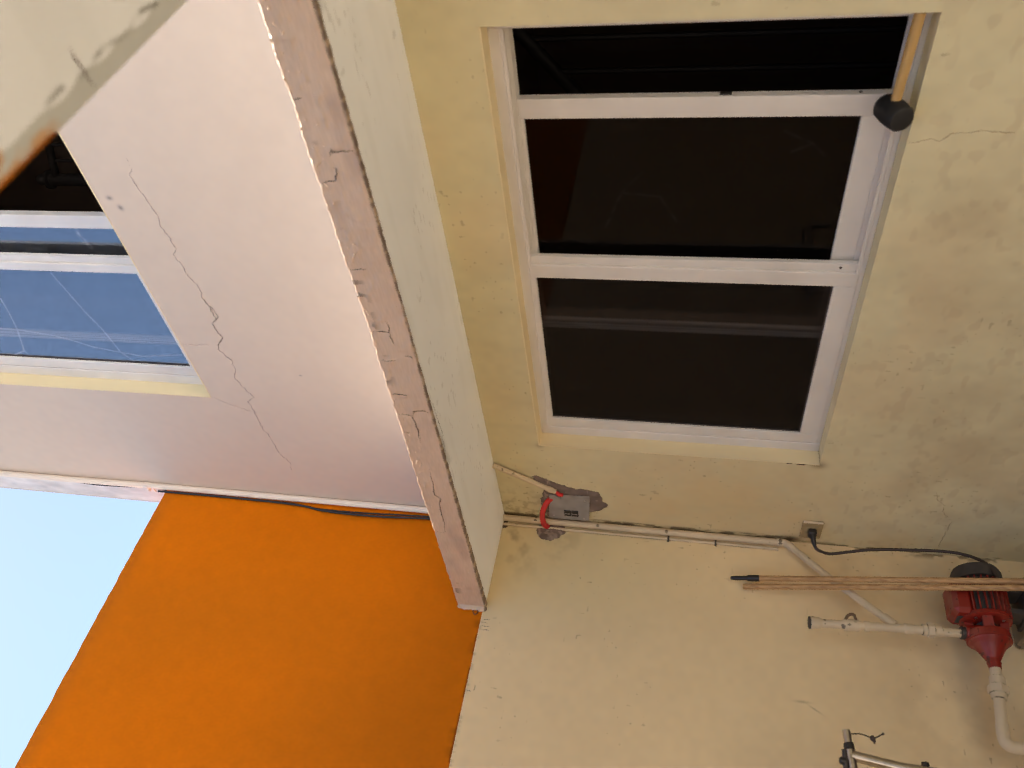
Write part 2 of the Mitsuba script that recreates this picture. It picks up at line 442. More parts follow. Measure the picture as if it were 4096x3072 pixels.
mat('conduit_paint', (0.76, 0.66, 0.53), 0.6, 0.2)
mat('alu_dark', (0.05, 0.04, 0.035), 0.6, 0.3)
mat('wood', c_wood, 0.55, 0.4)
mat('handle_wood', lambda p, n, uv: mix(mi.Color3f(0.38, 0.22, 0.07), mi.Color3f(0.52, 0.33, 0.12), fbm(p.x * 150, p.z * 150, p.y * 6, 3)), 0.5, 0.4)
mat('red_paint', c_red, 0.42, 0.5)
mat('dark_metal', lambda p, n, uv: mi.Color3f(0.045, 0.038, 0.034) * (0.6 + 0.8 * fbm(p.x * 40, p.y * 40, p.z * 40, 2)), 0.5, 0.4)
mat('rubber', lambda p, n, uv: mi.Color3f(0.012, 0.0115, 0.011) * (0.8 + 0.4 * noise(p.x * 60, p.y * 60, p.z * 60)), 0.55, 0.4)
mat('black_plastic', (0.016, 0.014, 0.013), 0.4, 0.5)
mat('cord_rubber', (0.045, 0.03, 0.024), 0.55, 0.4)
mat('red_plastic', lambda p, n, uv: mi.Color3f(0.55, 0.03, 0.03) * (0.8 + 0.4 * noise(p.x * 40, p.y * 40, p.z * 40)), 0.45, 0.5)
mat('box_grey', lambda p, n, uv: mi.Color3f(0.27, 0.245, 0.22) * (0.9 + 0.3 * fbm(p.y * 40, p.z * 40, 2.0, 2)), 0.6, 0.4)
mat('plate_beige', lambda p, n, uv: mi.Color3f(0.33, 0.24, 0.12) * (0.75 + 0.5 * fbm(p.y * 50, p.z * 50, 2.0, 2)), 0.5, 0.4)
mat('steel', lambda p, n, uv: mi.Color3f(0.46, 0.42, 0.38) * (0.75 + 0.4 * fbm(p.x * 60, p.y * 60, p.z * 60, 2)), 0.22, 0.5, metallic=1.0)
mat('concrete', c_concrete, 0.9, 0.2)
mat('floor_paint', c_floor, 0.85, 0.2)
mat('floor_bounce', lambda p, n, uv: mi.Color3f(0.64, 0.63, 0.60) * (0.8 + 0.4 * fbm(p.x * 5, p.y * 5, 2.0, 3)), 0.6, 0.3)
mat('earth', (0.22, 0.19, 0.15), 0.9, 0.1)
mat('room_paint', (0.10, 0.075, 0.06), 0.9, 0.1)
mat('rust', lambda p, n, uv: mi.Color3f(0.16, 0.10, 0.055) * (0.6 + 0.8 * fbm(p.x * 60, p.y * 60, p.z * 60, 2)), 0.8, 0.2)
mat('iron', (0.015, 0.012, 0.011), 0.6, 0.3)
mat('cream_far', lambda p, n, uv: mi.Color3f(0.62, 0.52, 0.36) * (0.85 + 0.3 * fbm(p.y * 2, p.z * 2, p.x, 3)), 0.85, 0.2)

GLASS = dict(type='thindielectric', specular_transmittance=rgb(0.16, 0.14, 0.13))


def seg(u, v, pts, w):
    d = mi.Float(9.0)
    for (a, b), (c, e) in zip(pts[:-1], pts[1:]):
        du, dv = c - a, e - b
        t = dr.clip(((u - a) * du + (v - b) * dv) / (du * du + dv * dv), 0, 1)
        d = dr.minimum(d, dr.square(u - a - t * du) + dr.square(v - b - t * dv))
    return dr.exp(-d / (w * w))


SCR = [[(1.016, 3.415), (0.862, 3.387), (0.788, 3.366), (0.684, 3.353), (0.633, 3.319)],
       [(0.904, 3.668), (0.847, 3.676), (0.769, 3.694), (0.663, 3.733), (0.632, 3.727)], [(0.663, 3.733), (0.634, 3.801)],
       [(0.767, 3.759), (0.766, 3.697), (0.746, 3.57), (0.728, 3.512), (0.702, 3.45), (0.682, 3.355), (0.668, 3.279), (0.685, 3.13)]]


def w_upper(p, n, uv):
    y, z = p.y, p.z
    band = smoothstep(0.0, 0.007, y - 0.727) * smoothstep(0.0, 0.012, 0.776 - y)
    band = band * (0.35 + 0.65 * noise(y * 520, z * 1.5, 3.0))
    d = mi.Float(0.0)
    for s in SCR:
        d = dr.maximum(d, seg(y, z, s, 0.0028) * (0.5 + 0.5 * noise(y * 40, z * 40, 3.0)))
    return dr.clip(0.012 + 0.26 * band + 0.30 * d, 0, 1)


def w_lower(p, n, uv):
    y, z = p.y, p.z
    band = smoothstep(0.0, 0.007, y - 0.876) * smoothstep(0.0, 0.007, 0.926 - y) * (1 - 0.55 * dr.exp(-dr.square((y - 0.905) / 0.005)))
    return dr.clip(0.006 + 0.05 * band * (0.6 + 0.4 * noise(y * 300, z * 2, 3.0)), 0, 1)


WEB = [[(1.46, 1.36), (1.43, 1.30), (1.40, 1.27)], [(1.43, 1.30), (1.41, 1.34)], [(1.2, 1.75), (1.3, 1.71), (1.36, 1.66)], [(1.3, 1.71), (1.29, 1.62), (1.22, 1.58)]]


def w_sash(p, n, uv):
    y, z = p.y, p.z
    d = mi.Float(0.0)
    for s in WEB:
        d = dr.maximum(d, seg(y, z, s, 0.004))
    return dr.clip(0.002 + 0.018 * d * noise(y * 60, z * 60, 2.0), 0, 1)


def w_sash_up(p, n, uv):
    d = seg(p.y, p.z, [(1.179, 3.262), (1.144, 3.268), (1.095, 3.254)], 0.006)
    return dr.clip(0.012 + 0.25 * d * noise(p.y * 90, p.z * 90, 2.0), 0, 1)


for nm, w in (('glass_upper', w_upper), ('glass_lower', w_lower), ('glass_sash', w_sash), ('glass_sash_upper', w_sash_up)):
    scene[nm] = {'type': 'blendbsdf', 'weight': proc(w), 'clean': dict(GLASS, int_ior=2.15 if 'upper' in nm else 1.5, specular_reflectance=rgb(0.8, 0.9, 1) if 'upper' in nm else rgb(0.15, 0.135, 0.13)),
                 'dusty': {'type': 'twosided', 'nested': {'type': 'diffuse', 'reflectance': rgb(0.62, 0.62, 0.64)}}}

# ------------------------------------------------------------------ ground
v = np.array([[-300, -300, -0.06], [300, -300, -0.06], [300, 300, -0.06], [-300, 300, -0.06.__float__()]])
put('ground', trimesh.Trimesh(v, [[0, 1, 2], [0, 2, 3]], process=False), 'earth', kind='structure')
put('patio_floor', box(0.0, 6.0, 0.0, 2.1, -0.05, 0.0), 'floor_paint', kind='structure')  # unseen; toned dark so less light bounces onto the low walls
put('porch_floor', box(0.0, 6.0, 2.1005, 6.0, -0.05, 0.004), 'floor_bounce', kind='structure')  # unseen; made pale to bounce sunlight up to the porch roof

# ------------------------------------------------------------------ the house
H = 6.15
LOW = (0.425, 1.748, 1.138, 1.972)       # lower window opening: y0, y1, z0, z1
UPP = (0.557, 1.95, 3.048, 4.02)         # upper window opening
SZ, ST, SX = 2.132, 2.2255, 0.345        # canopy soffit, top, projection
house = thing('house', 'two storey plastered house wall with two white sliding windows and a concrete ledge between them', 'house')
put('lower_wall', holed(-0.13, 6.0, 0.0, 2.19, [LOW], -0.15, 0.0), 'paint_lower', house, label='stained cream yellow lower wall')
put('upper_wall', cat(holed(0.0, 6.0, 2.19, H, [UPP], -0.15, 0.0), holed(-0.13, 0.0, 2.19, H, [], -0.15, -0.002)), 'paint_upper', house, label='pale pinkish white upper wall')
put('bare_plaster', box(-0.002, 0.0015, -0.118, -0.004, 3.50, H), 'grey_plaster', house, label='bare grey strip at the end of the upper wall')
put('outer_wall', cat(box(-4.0, -3.85, -0.13, 6.0, 0, H), box(-3.85, -0.15, -0.13, 0.02, 0, H), box(-3.85, -0.15, 5.85, 6.0, 0, H)), 'cream_far', house)
put('roof', box(-3.999, -0.001, -0.129, 5.999, H - 0.16, H - 0.01), 'concrete', house)
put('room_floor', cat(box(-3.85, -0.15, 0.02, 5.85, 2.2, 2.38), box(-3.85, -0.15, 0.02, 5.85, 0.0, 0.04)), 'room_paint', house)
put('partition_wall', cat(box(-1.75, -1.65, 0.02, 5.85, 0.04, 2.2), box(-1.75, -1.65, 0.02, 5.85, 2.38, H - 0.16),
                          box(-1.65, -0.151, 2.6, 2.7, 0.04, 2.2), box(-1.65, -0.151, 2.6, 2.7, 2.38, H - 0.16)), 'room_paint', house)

# canopy slab over the lower window and the porch roof that it runs into
ys = np.arange(0.002, 2.0961, 0.0055)
xe = np.interp(ys, [0, 0.669, 1.302, 1.531, 1.957, 2.1], [0.357, 0.349, 0.341, 0.346, 0.350, 0.350])
P = np.column_stack([ys * 9, 0 * ys, 0 * ys + 3])
xe = xe + 0.004 * (meshkit.fbm(P) - 0.5) + 0.0009 * (meshkit.noise(P * 7) - 0.5)
lump = meshkit.noise(P * 16 + 40)
zt = ST + 0.004 * (meshkit.fbm(P + 20) - 0.5) + 0.002 * (meshkit.noise(P * 6 + 9) - 0.5)
zl = SZ - 0.0025 + 0.002 * (meshkit.noise(P * 8 + 3) - 0.5)
slab = box(0.0005, 0.3365, 0.002, 2.0945, SZ, ST - 0.004)
can = put('canopy', slab, 'paint_soffit', house, label='pale grey soffit of the ledge over the lower window')
# fascia skin: a closed ring in x and z swept along y, with a rounded upper arris
ring = []
for k in range(len(ys)):
    x, t, l = xe[k], zt[k], zl[k]
    r = 0.0026 + 0.0022 * lump[k]
    t = t - 0.0014 * lump[k]
    q = [(0.3355, l + 0.004), (0.3375, l), (x - 0.002, l), (x, l + 0.002)]
    for zz in np.linspace(l + 0.012, t - r, 6):
        q.append((x, zz))
    for a in np.linspace(0.25, 1, 5) * math.pi / 2:
        q.append((x - r + r * math.cos(a), t - r + r * math.sin(a)))
    q += [(x - 0.03, t), (0.30, t - 0.001), (0.3355, t - 0.02)]
    ring.append([(u, ys[k], w) for u, w in q])
ring = np.array(ring)
nk, nr = ring.shape[:2]
F = []
for k in range(nk - 1):
    for s in range(nr):
        a, b = k * nr + s, k * nr + (s + 1) % nr
        F += [[a, b, b + nr], [a, b + nr, a + nr]]
for s in range(1, nr - 1):
    F += [[0, s + 1, s], [(nk - 1) * nr, (nk - 1) * nr + s, (nk - 1) * nr + s + 1]]
fas = trimesh.Trimesh(ring.reshape(-1, 3), np.array(F), process=False)
if fas.volume < 0:
    fas.invert()
put('fascia', fas, 'paint_fascia', can, smooth=50, label='glossy cracked pinkish front edge of the ledge')

gr = []
g = np.random.default_rng(21)
for k in range(230):
    y = g.uniform(0.45, 2.05)
    dz = min(0.034, g.exponential(0.010)) + 0.002
    q = trimesh.creation.icosphere(1, g.uniform(0.0009, 0.0021))
    q.apply_scale((1.0, g.uniform(0.8, 1.6), g.uniform(0.7, 1.2)))
    q.apply_translation((float(np.interp(y, ys, xe)) + 0.0004, y, float(np.interp(y, ys, zt)) - dz))
    gr.append(q)
put('plaster_grit', cat(*gr), 'paint_fascia', can, smooth=True, kind='stuff')
xf = lambda y: float(np.interp(y, ys, xe))
on_f = lambda p: np.array([xf(p[0]) + 0.0009, p[0], p[1]])
FC = [([(1.418, 2.221), (1.417, 2.21), (1.421, 2.183)], 2.2), ([(1.237, 2.218), (1.24, 2.195), (1.238, 2.178), (1.255, 2.175), (1.273, 2.18)], 3.0), ([(1.238, 2.178), (1.214, 2.177), (1.202, 2.176)], 2.4),
      ([(1.149, 2.219), (1.15, 2.198), (1.152, 2.182)], 1.8), ([(1.169, 2.159), (1.166, 2.145), (1.164, 2.134)], 2.0), ([(1.037, 2.22), (1.036, 2.2), (1.035, 2.177)], 4.0),
      ([(0.963, 2.221), (0.963, 2.2), (0.959, 2.181), (0.928, 2.181), (0.901, 2.179), (0.856, 2.183)], 3.4), ([(0.959, 2.181), (0.977, 2.175), (0.981, 2.149), (0.975, 2.134)], 3.4),
      ([(0.898, 2.222), (0.892, 2.203)], 2.4), ([(0.75, 2.179), (0.697, 2.181), (0.63, 2.187), (0.613, 2.172), (0.585, 2.182), (0.514, 2.183), (0.443, 2.189), (0.442, 2.22)], 3.2),
      ([(1.794, 2.22), (1.796, 2.199)], 2.4), ([(1.694, 2.135), (1.69, 2.176), (1.698, 2.178), (1.68, 2.188)], 3.2), ([(1.667, 2.184), (1.65, 2.181), (1.633, 2.187), (1.626, 2.219)], 3.4), ([(1.32, 2.15), (1.318, 2.143)], 4.0)]
for i, (pts, w) in enumerate(FC):
    put('crack', ribbon(jag(pts, 0.0013, 0.004, i), w * 0.00062, on_f, i, 0.3), 'crack_brown', can)

porch = put('porch_roof', box(0.0005, 3.599, 2.0965, 6.0, SZ, 2.30), 'paint_soffit', house, label='stained grey underside of the porch roof with orange paint on its edge')
put('edge_band', box(0.352, 0.95, 2.0925, 2.0962, SZ + 0.0005, 2.31), 'paint_soffit', porch)
put('orange_edge', box(0.951, 3.599, 2.0925, 2.0962, SZ + 0.0005, 2.31), 'paint_orange', porch)
for yy in (2.2, 5.6):
    put('porch_post', box(3.38, 3.58, yy, yy + 0.2, 0.0, SZ - 0.001), 'cream_far', house)

put('crack', ribbon(jag([(0.881, 2.142), (0.880, 2.125), (0.878, 2.108), (0.874, 2.097)], 0.0006, 0.004, 77), 0.0022, lambda p: np.array([p[0], p[1], SZ - 0.0007]), 77), 'crack_brown', porch)

# cracks in the walls
CU = [(1.454, 2.9), (1.427, 2.901), (1.404, 2.917), (1.386, 2.913), (1.362, 2.911), (1.324, 2.903), (1.282, 2.896), (1.257, 2.904), (1.221, 2.897), (1.176, 2.892), (1.157, 2.91), (1.108, 2.899), (1.091, 2.902), (1.057, 2.89), (1.019, 2.884)]
CU1 = [(1.019, 2.884), (1.003, 2.891), (0.971, 2.882), (0.933, 2.883), (0.918, 2.879), (0.901, 2.901), (0.878, 2.901), (0.84, 2.891), (0.818, 2.912), (0.79, 2.928)]
CU4 = [(0.79, 2.928), (0.744, 2.9), (0.69, 2.908), (0.663, 2.924), (0.616, 2.907), (0.571, 2.89), (0.549, 2.921), (0.526, 2.916), (0.478, 2.916), (0.411, 2.918), (0.362, 2.906), (0.273, 2.904), (0.223, 2.878), (0.179, 2.89)]
for i, (pts, w, m) in enumerate([(CU + CU1[1:] + CU4[1:], 1.7, 'crack_faint'), (CU1, 1.9, 'crack_brown'), ([(0.971, 2.882), (0.953, 2.872), (0.925, 2.872), (0.915, 2.883)], 2.0, 'crack_dark'),
                                 ([(0.811, 3.043), (0.805, 3.032), (0.804, 3.005), (0.808, 2.945)], 1.0, 'crack_hair'), ([(0.56, 3.045), (0.53, 3.0), (0.5, 2.93), (0.49, 2.86)], 1.0, 'crack_hair'),
                                 ([(1.49, 1.136), (1.492, 1.118), (1.499, 1.095), (1.493, 1.079), (1.5, 1.071), (1.511, 1.061), (1.512, 1.034), (1.517, 1.009), (1.513, 0.976), (1.511, 0.946)], 1.3, 'crack_soft'),
                                 ([(0.202, 0.727), (0.186, 0.72), (0.158, 0.723), (0.084, 0.723), (0.035, 0.725), (0.006, 0.715)], 1.3, 'crack_soft'),
                                 ([(0.34, 0.80), (0.30, 0.79), (0.27, 0.76), (0.24, 0.76), (0.21, 0.735)], 1.1, 'crack_soft')]):
    put('crack', ribbon(jag(pts, 0.0018, 0.009, 40 if i < 2 else 40 + i), w * 0.001, (lambda p, hh=0.0007 + 0.0002 * (i == 1): on_a(p, hh)), 40 + i, 0.08), m, house)
put('crack', ribbon(jag([(0.325, 0.99), (0.322, 0.951), (0.32, 0.9), (0.317, 0.858), (0.328, 0.821), (0.327, 0.786)], 0.0012, 0.008, 71), 0.0018, lambda p: np.array([p[0], p[1], SZ - 0.0007]), 71), 'crack_dark', can)

for i, pp in enumerate(([(0.4245, 1.214), (0.4245, 1.231)], [(0.4245, 1.172), (0.4235, 1.190), (0.4245, 1.206)])):
    put('paint_chip', ribbon(jag(pp, 0.0007, 0.004, i), 0.004, lambda p: on_a(p, 0.0016), 90 + i, 0.2), 'crack_brown', house)
MA = [(0.254, 2.011), (0.263, 1.999), (0.255, 1.973), (0.233, 1.943), (0.221, 1.917), (0.207, 1.879), (0.206, 1.846), (0.194, 1.792), (0.166, 1.782), (0.142, 1.781), (0.121, 1.762), (0.094, 1.782), (0.074, 1.827), (0.02, 1.836), (0.02, 1.972), (0.054, 1.985), (0.12, 1.992), (0.19, 1.974), (0.215, 1.99)]
put('mortar_patch', patch(MA, on_a, 0.008, 3), 'mortar', house, smooth=40, label='rough grey mortar around the junction box')


# ------------------------------------------------------------------ windows
def window(o, up):
    """o: the opening (y0, y1, z0, z1). A fixed leaf in the front track, a sliding leaf in the back track."""
    y0, y1, z0, z1 = o
    b = 0.0015
    fj = 0.035 if not up else 0.040
    fr = cat(box(-0.130, -0.050, y0, y0 + fj, z0, z1, b), box(-0.130, -0.050, y1 - 0.028, y1, z0, z1, b),
             box(-0.130, -0.050, y0 + fj, y1 - 0.028, z1 - 0.027, z1, b), box(-0.130, -0.054, y0 + fj, y1 - 0.028, z0, z0 + 0.012, b),
             box(-0.0815, -0.0785, y0 + fj, y1 - 0.028, z1 - 0.040, z1 - 0.027), box(-0.0815, -0.0785, y0 + fj, y1 - 0.028, z0 + 0.012, z0 + 0.026),
             box(-0.1130, -0.1100, y0 + fj, y1 - 0.028, z1 - 0.040, z1 - 0.027), box(-0.1130, -0.1100, y0 + fj, y1 - 0.028, z0 + 0.012, z0 + 0.026),
             box(-0.0560, -0.0530, y0 + fj, y1 - 0.028, z1 - 0.034, z1 - 0.027), box(-0.0560, -0.0530, y0 + fj, y1 - 0.028, z0 + 0.012, z0 + 0.020))
    if up:
        w = put('window', fr, 'alu_white', house, label='upper white sliding window reflecting blue sky')
        ga, gb, st0, st1 = 0.636, 1.035, 1.035, 1.087
        sa, sb, sc = 0.90, 1.171, 1.216
        fz0, fz1, sz0, sz1 = z0 + 0.064, z1 - 0.06, z0 + 0.062, z1 - 0.06
    else:
        w = put('window', fr, 'alu_white', house, label='lower white sliding window with dark glass, pushed partly open')
        ga, gb, st0, st1 = 0.498, 1.066, 1.066, 1.131
        sa, sb, sc = 0.93, 1.500, 1.548
        fz0, fz1, sz0, sz1 = 1.200, 1.930, 1.2145, 1.923
    # fixed leaf
    la = y0 + fj + 0.001
    put('fixed_leaf', cat(box(-0.074, -0.0535, la, ga, z0 + 0.0125, z1 - 0.0275, b), box(-0.074, -0.0530, ga, gb, fz1, z1 - 0.0275, b), box(-0.074, -0.0530, ga, gb, z0 + 0.0125, fz0, b),
                          box(-0.074, -0.0520, gb, st1 - 0.023, z0 + 0.0125, z1 - 0.0275, b), box(-0.074, -0.0600, st1 - 0.0235, st1, z0 + 0.0125, z1 - 0.0275, b)), 'alu_white', w)
    put('gasket', cat(box(-0.066, -0.0615, ga, ga + 0.004, fz0, fz1), box(-0.066, -0.0615, ga, gb, fz0, fz0 + 0.004)), 'alu_dark', w)
    s = put('sliding_leaf', cat(box(-0.105, -0.0835, sa - 0.045, sa, z0 + 0.020, z1 - 0.029, b), box(-0.105, -0.0835, sb, sc, z0 + 0.020, z1 - 0.029, b),
                                box(-0.105, -0.0835, sa, sb, sz1, z1 - 0.029, b), box(-0.105, -0.0835, sa, sb, z0 + 0.020, sz0, b)), 'alu_white', w)
    q = lambda x, a, c, d, e: trimesh.Trimesh([[x, a, d], [x, c, d], [x, c, e], [x, a, e]], [[0, 1, 2], [0, 2, 3]], process=False)
    put('pane', q(-0.064, ga, gb, fz0, fz1), 'glass_upper' if up else 'glass_lower', w)
    put('pane', q(-0.095, sa, sb, sz0, sz1), 'glass_sash_upper' if up else 'glass_sash', w)
    if up:
        # plaster lining of the opening, painted cream
        put('reveal', cat(box(-0.0495, 0.0012, y0 - 0.0005, y0 + 0.003, z0, z1), box(-0.0495, 0.0012, y0, y1, z0 - 0.001, z0 + 0.0015)), 'paint_reveal', w)
    else:
        put('reveal', cat(box(-0.0495, 0.0012, y0 - 0.0005, y0 + 0.0025, z0, z1), box(-0.0495, 0.0012, y0, y1, z1 - 0.0025, z1 + 0.0005)), 'paint_reveal', w)
        put('screw', lathe([(0, 0.0035), (0.0015, 0.0035), (0.002, 0.002)], (-0.0605, st1 - 0.012, z0 + 0.055), (1, 0, 0), 12), 'alu_dark', w)
        put('latch', box(-0.0985, -0.0900, sc - 0.002, sc + 0.004, 1.478, 1.502), 'black_plastic', w)
        put('screw', lathe([(0, 0.0035), (0.0015, 0.0035), (0.002, 0.002)], (-0.094, sc - 0.0005, 1.225), (0, 1, 0), 12), 'alu_dark', w)
    return w


window(LOW, False)
window(UPP, True)

# iron railings inside, seen through the openings
t = thing('iron_railing', 'dark iron railing with a ball topped post inside the upper window', 'railing')
put('post', cat(tube([(-0.8, 0.844, 2.38), (-0.8, 0.844, 3.975)], 0.024, 16), lathe([(0, 0.024), (0.002, 0.036), (0.012, 0.036), (0.016, 0.018), (0.024, 0.018)], (-0.8, 0.844, 3.972), (0, 0, 1), 24)), 'iron', t, smooth=40)
put('finial', trimesh.creation.icosphere(3, 0.022).apply_translation((-0.8, 0.844, 4.014)), 'iron', t, smooth=True)
put('handrail', tube([(-0.8, 0.85, 3.949), (-0.8, 1.9, 3.56)], 0.014, 12), 'iron', t, smooth=40)
for y in (0.929, 0.997, 1.065, 1.133, 1.2):
    put('baluster', tube([(-0.8, y, 2.38), (-0.8, y, 3.949 - (y - 0.85) * 0.37 - 0.01)], 0.006, 8), 'iron', t, smooth=40)
t = thing('iron_railing', 'dark iron stair railing behind the dark lower window', 'railing')
put('handrail', tube([(-0.8, 1.45, 2.14), (-0.8, 0.7, 1.53)], 0.02, 12), 'iron', t, smooth=40)
for y in (1.344, 1.241, 1.14, 1.04, 0.94):
    put('baluster', tube([(-0.8, y, 0.04), (-0.8, y, 2.14 - (1.45 - y) * 0.813 - 0.015)], 0.009, 8), 'iron', t, smooth=40)

# ------------------------------------------------------------------ boundary wall
bw = thing('boundary_wall', 'garden wall painted bright orange above and beige below, against the sky', 'wall')
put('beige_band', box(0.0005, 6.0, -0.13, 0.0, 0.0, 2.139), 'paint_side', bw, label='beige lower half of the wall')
xs = np.arange(0.0005, 6.01, 0.012)
P = np.column_stack([xs * 14, 0 * xs, 0 * xs])
top = 3.468 + 0.005 * (meshkit.fbm(P) - 0.5) + 0.0025 * (meshkit.noise(P * 4) - 0.5)
poly = sg.Polygon([(0.0005, 2.1395), (6.0, 2.1395)] + [(float(a), float(b)) for a, b in zip(xs[::-1], top[::-1])])
m = trimesh.creation.extrude_polygon(poly, 0.125)
vv = m.vertices.copy()
m.vertices = np.stack([vv[:, 0], -0.003 - vv[:, 2], vv[:, 1]], 1)
m.fix_normals()
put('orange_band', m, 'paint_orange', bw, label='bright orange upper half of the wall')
MB = [(0.02, 1.99), (0.031, 2.011), (0.053, 2.008), (0.079, 1.99), (0.085, 1.958), (0.073, 1.934), (0.054, 1.915), (0.034, 1.908), (0.021, 1.915), (0.015, 1.955)]
put('mortar_patch', patch(MB, on_b, 0.007, 8), 'mortar', bw, smooth=40, label='round dab of grey mortar at the end of the red conduit')
for i, (a, c, w) in enumerate([((0.396, 2.13), (0.395, 2.107), 5), ((0.406, 2.132), (0.407, 2.113), 4), ((0.418, 2.132), (0.419, 2.106), 5), ((0.431, 2.131), (0.431, 2.101), 5), ((0.629, 2.139), (0.632, 2.122), 6)]):
    put('grime_streak', ribbon(jag([a, c], 0.0006, 0.004, i), w * 0.0008, on_b, i, 0.6), 'crack_faint', bw)
# ragged plaster lip and a loop of tie wire where the canopy meets the wall
put('plaster_lip', patch([(0.338, 2.126), (0.368, 2.128), (0.372, 2.15), (0.366, 2.18), (0.371, 2.20), (0.363, 2.226), (0.338, 2.228)], on_b, 0.010, 12), 'paint_fascia', bw, smooth=40)
put('gap', patch([(0.001, 2.131), (0.049, 2.131), (0.046, 2.117), (0.030, 2.112), (0.024, 2.119), (0.001, 2.116)], on_b, 0.002, 31), 'crack_dark', bw, smooth=40)
put('tie_wire', tube(curve([(0.370, 0.004, 2.168), (0.378, 0.010, 2.167), (0.387, 0.012, 2.160), (0.384, 0.012, 2.152), (0.376, 0.008, 2.151), (0.369, 0.003, 2.155)], 6), 0.0013, 8), 'dark_metal', bw, smooth=True)

# unseen wall beside the camera, set close to cut low sky light
ow = thing('unseen_wall', 'unseen cream wall added close to the patio to cut low sky light', 'wall')
put('wall', box(3.6, 3.75, 0.001, 2.085, 0.0, 3.0), 'cream_far', ow)

# ------------------------------------------------------------------ conduit and cable above the canopy
t = thing('conduit', 'slim white conduit running up the corner above the ledge', 'conduit')
put('pipe', tube([(0.013, 0.0125, 2.20), (0.013, 0.0125, 3.0), (0.0125, 0.0120, 3.55), (0.013, 0.006, 3.9), (0.013, 0.004, 4.3), (0.013, 0.004, 4.9)], 0.0115, 16), 'conduit_paint', t, smooth=True)
put('clip', cat(box(0.0016, 0.026, -0.012, 0.020, 3.535, 3.555, 0.002), box(0.0016, 0.006, -0.045, -0.012, 3.536, 3.554, 0.001)), 'alu_white', t, smooth=False)
t = thing('black_cable', 'thin black cable sagging beside the white conduit on the orange wall', 'cable')
put('cable', tube(curve([(0.043, 0.012, 2.19), (0.046, 0.012, 2.39), (0.056, 0.010, 2.6), (0.052, 0.008, 2.79), (0.035, 0.006, 2.92), (0.030, 0.006, 3.2), (0.030, 0.005, 3.49)], 8), 0.0042, 10), 'black_plastic', t, smooth=True)
put('cable', tube(curve([(0.036, 0.011, 2.19), (0.038, 0.011, 2.42), (0.046, 0.008, 2.66), (0.044, 0.006, 2.84), (0.030, 0.005, 2.96), (0.029, 0.005, 3.3)], 8), 0.003, 10), 'black_plastic', t, smooth=True)
t = thing('thin_cable', 'thin dark cable crossing the bare grey strip beside the sky', 'cable')
put('cable', tube(curve([(0.022, 0.004, 3.46), (0.008, -0.010, 3.56), (0.006, -0.022, 3.66), (0.006, -0.028, 3.80), (0.006, -0.012, 3.95), (0.006, -0.006, 4.1)], 8), 0.0022, 8), 'black_plastic', t, smooth=True)

# ------------------------------------------------------------------ water pipe down the corner to the pump
t = thing('water_pipe', 'painted water pipe running down the corner and branching to the red pump', 'pipe')
put('corner_pipe', tube([(0.0150, 0.0140, 2.1315), (0.0155, 0.0140, 1.7), (0.0170, 0.0150, 1.2105)], 0.0112, 18), 'pipe_paint', t, smooth=True)
put('elbow', tube(bend([(0.0170, 0.0150, 1.2105), (0.0175, 0.0155, 1.180), (0.041, 0.0215, 1.160)], 0.016), 0.0128, 18), 'pipe_paint', t, smooth=True)
put('branch_pipe', tube([(0.038, 0.021, 1.1625), (0.137, 0.050, 1.078), (0.216, 0.078, 1.005), (0.308, 0.113, 0.923)], 0.0112, 18), 'pipe_paint', t, smooth=True)
put('branch_socket', tube([(0.297, 0.109, 0.932), (0.326, 0.118, 0.905)], 0.0135, 18), 'pipe_paint', t, smooth=40)
X, Y = 0.3365, 0.12
put('riser', tube([(0.3285, Y, 0.728), (0.3325, Y, 0.87), (0.338, Y, 0.99), (0.3455, Y, 1.13)], 0.0125, 20), 'pipe_paint', t, smooth=True)
put('valve_body', lathe([(0, 0.0125), (0.001, 0.0165), (0.008, 0.0175), (0.040, 0.0175), (0.042, 0.0155), (0.05, 0.0125)], (0.3392, Y, 1.004), (0.05, 0, 1), 24), 'pipe_paint', t, smooth=40)
put('bracket', tube(curve([(0.334, 0.128, 1.043), (0.321, 0.134, 1.038), (0.3135, 0.135, 1.027), (0.316, 0.135, 1.018), (0.330, 0.130, 1.013)], 6), 0.0042, 10), 'rust', t, smooth=40)
put('coupling', lathe([(0, 0.0125), (0.001, 0.0148), (0.014, 0.0148), (0.015, 0.0125)], (0.3378, Y, 0.975), (0.05, 0, 1), 24), 'pipe_paint', t, smooth=40)
put('coupling', lathe([(0, 0.0130), (0.001, 0.0152), (0.022, 0.0152), (0.024, 0.0130)], (0.3318, Y, 0.858), (0.05, 0, 1), 24), 'pipe_paint', t, smooth=40)


def union(key, o, ax, par, k=1.0):
    L = lambda pr: [(t * k, q * k) for t, q in pr]
    put('union_collar', lathe(L([(-0.030, 0.0128), (-0.029, 0.0162), (-0.012, 0.0170), (-0.010, 0.0165)]), o, ax, 24), 'pipe_paint', par, smooth=40)
    put('union_nut', lathe(L([(-0.010, 0.017), (-0.0085, 0.0225), (0.0075, 0.0225), (0.009, 0.018)]), o, ax, 6), 'pipe_paint', par)
    put('union_collar', lathe(L([(0.008, 0.0165), (0.009, 0.0170), (0.020, 0.0166), (0.021, 0.0130)]), o, ax, 24), 'pipe_paint', par, smooth=40)
    for d, q in ((-0.0105, 0.0180), (0.0094, 0.0182), (0.0212, 0.0145), (-0.0304, 0.0138)):
        put('grime_ring', lathe(L([(d - 0.0009, q - 0.003), (d - 0.0007, q), (d + 0.0007, q), (d + 0.0009, q - 0.003)]), o, ax, 24), 'grime', par, smooth=40)


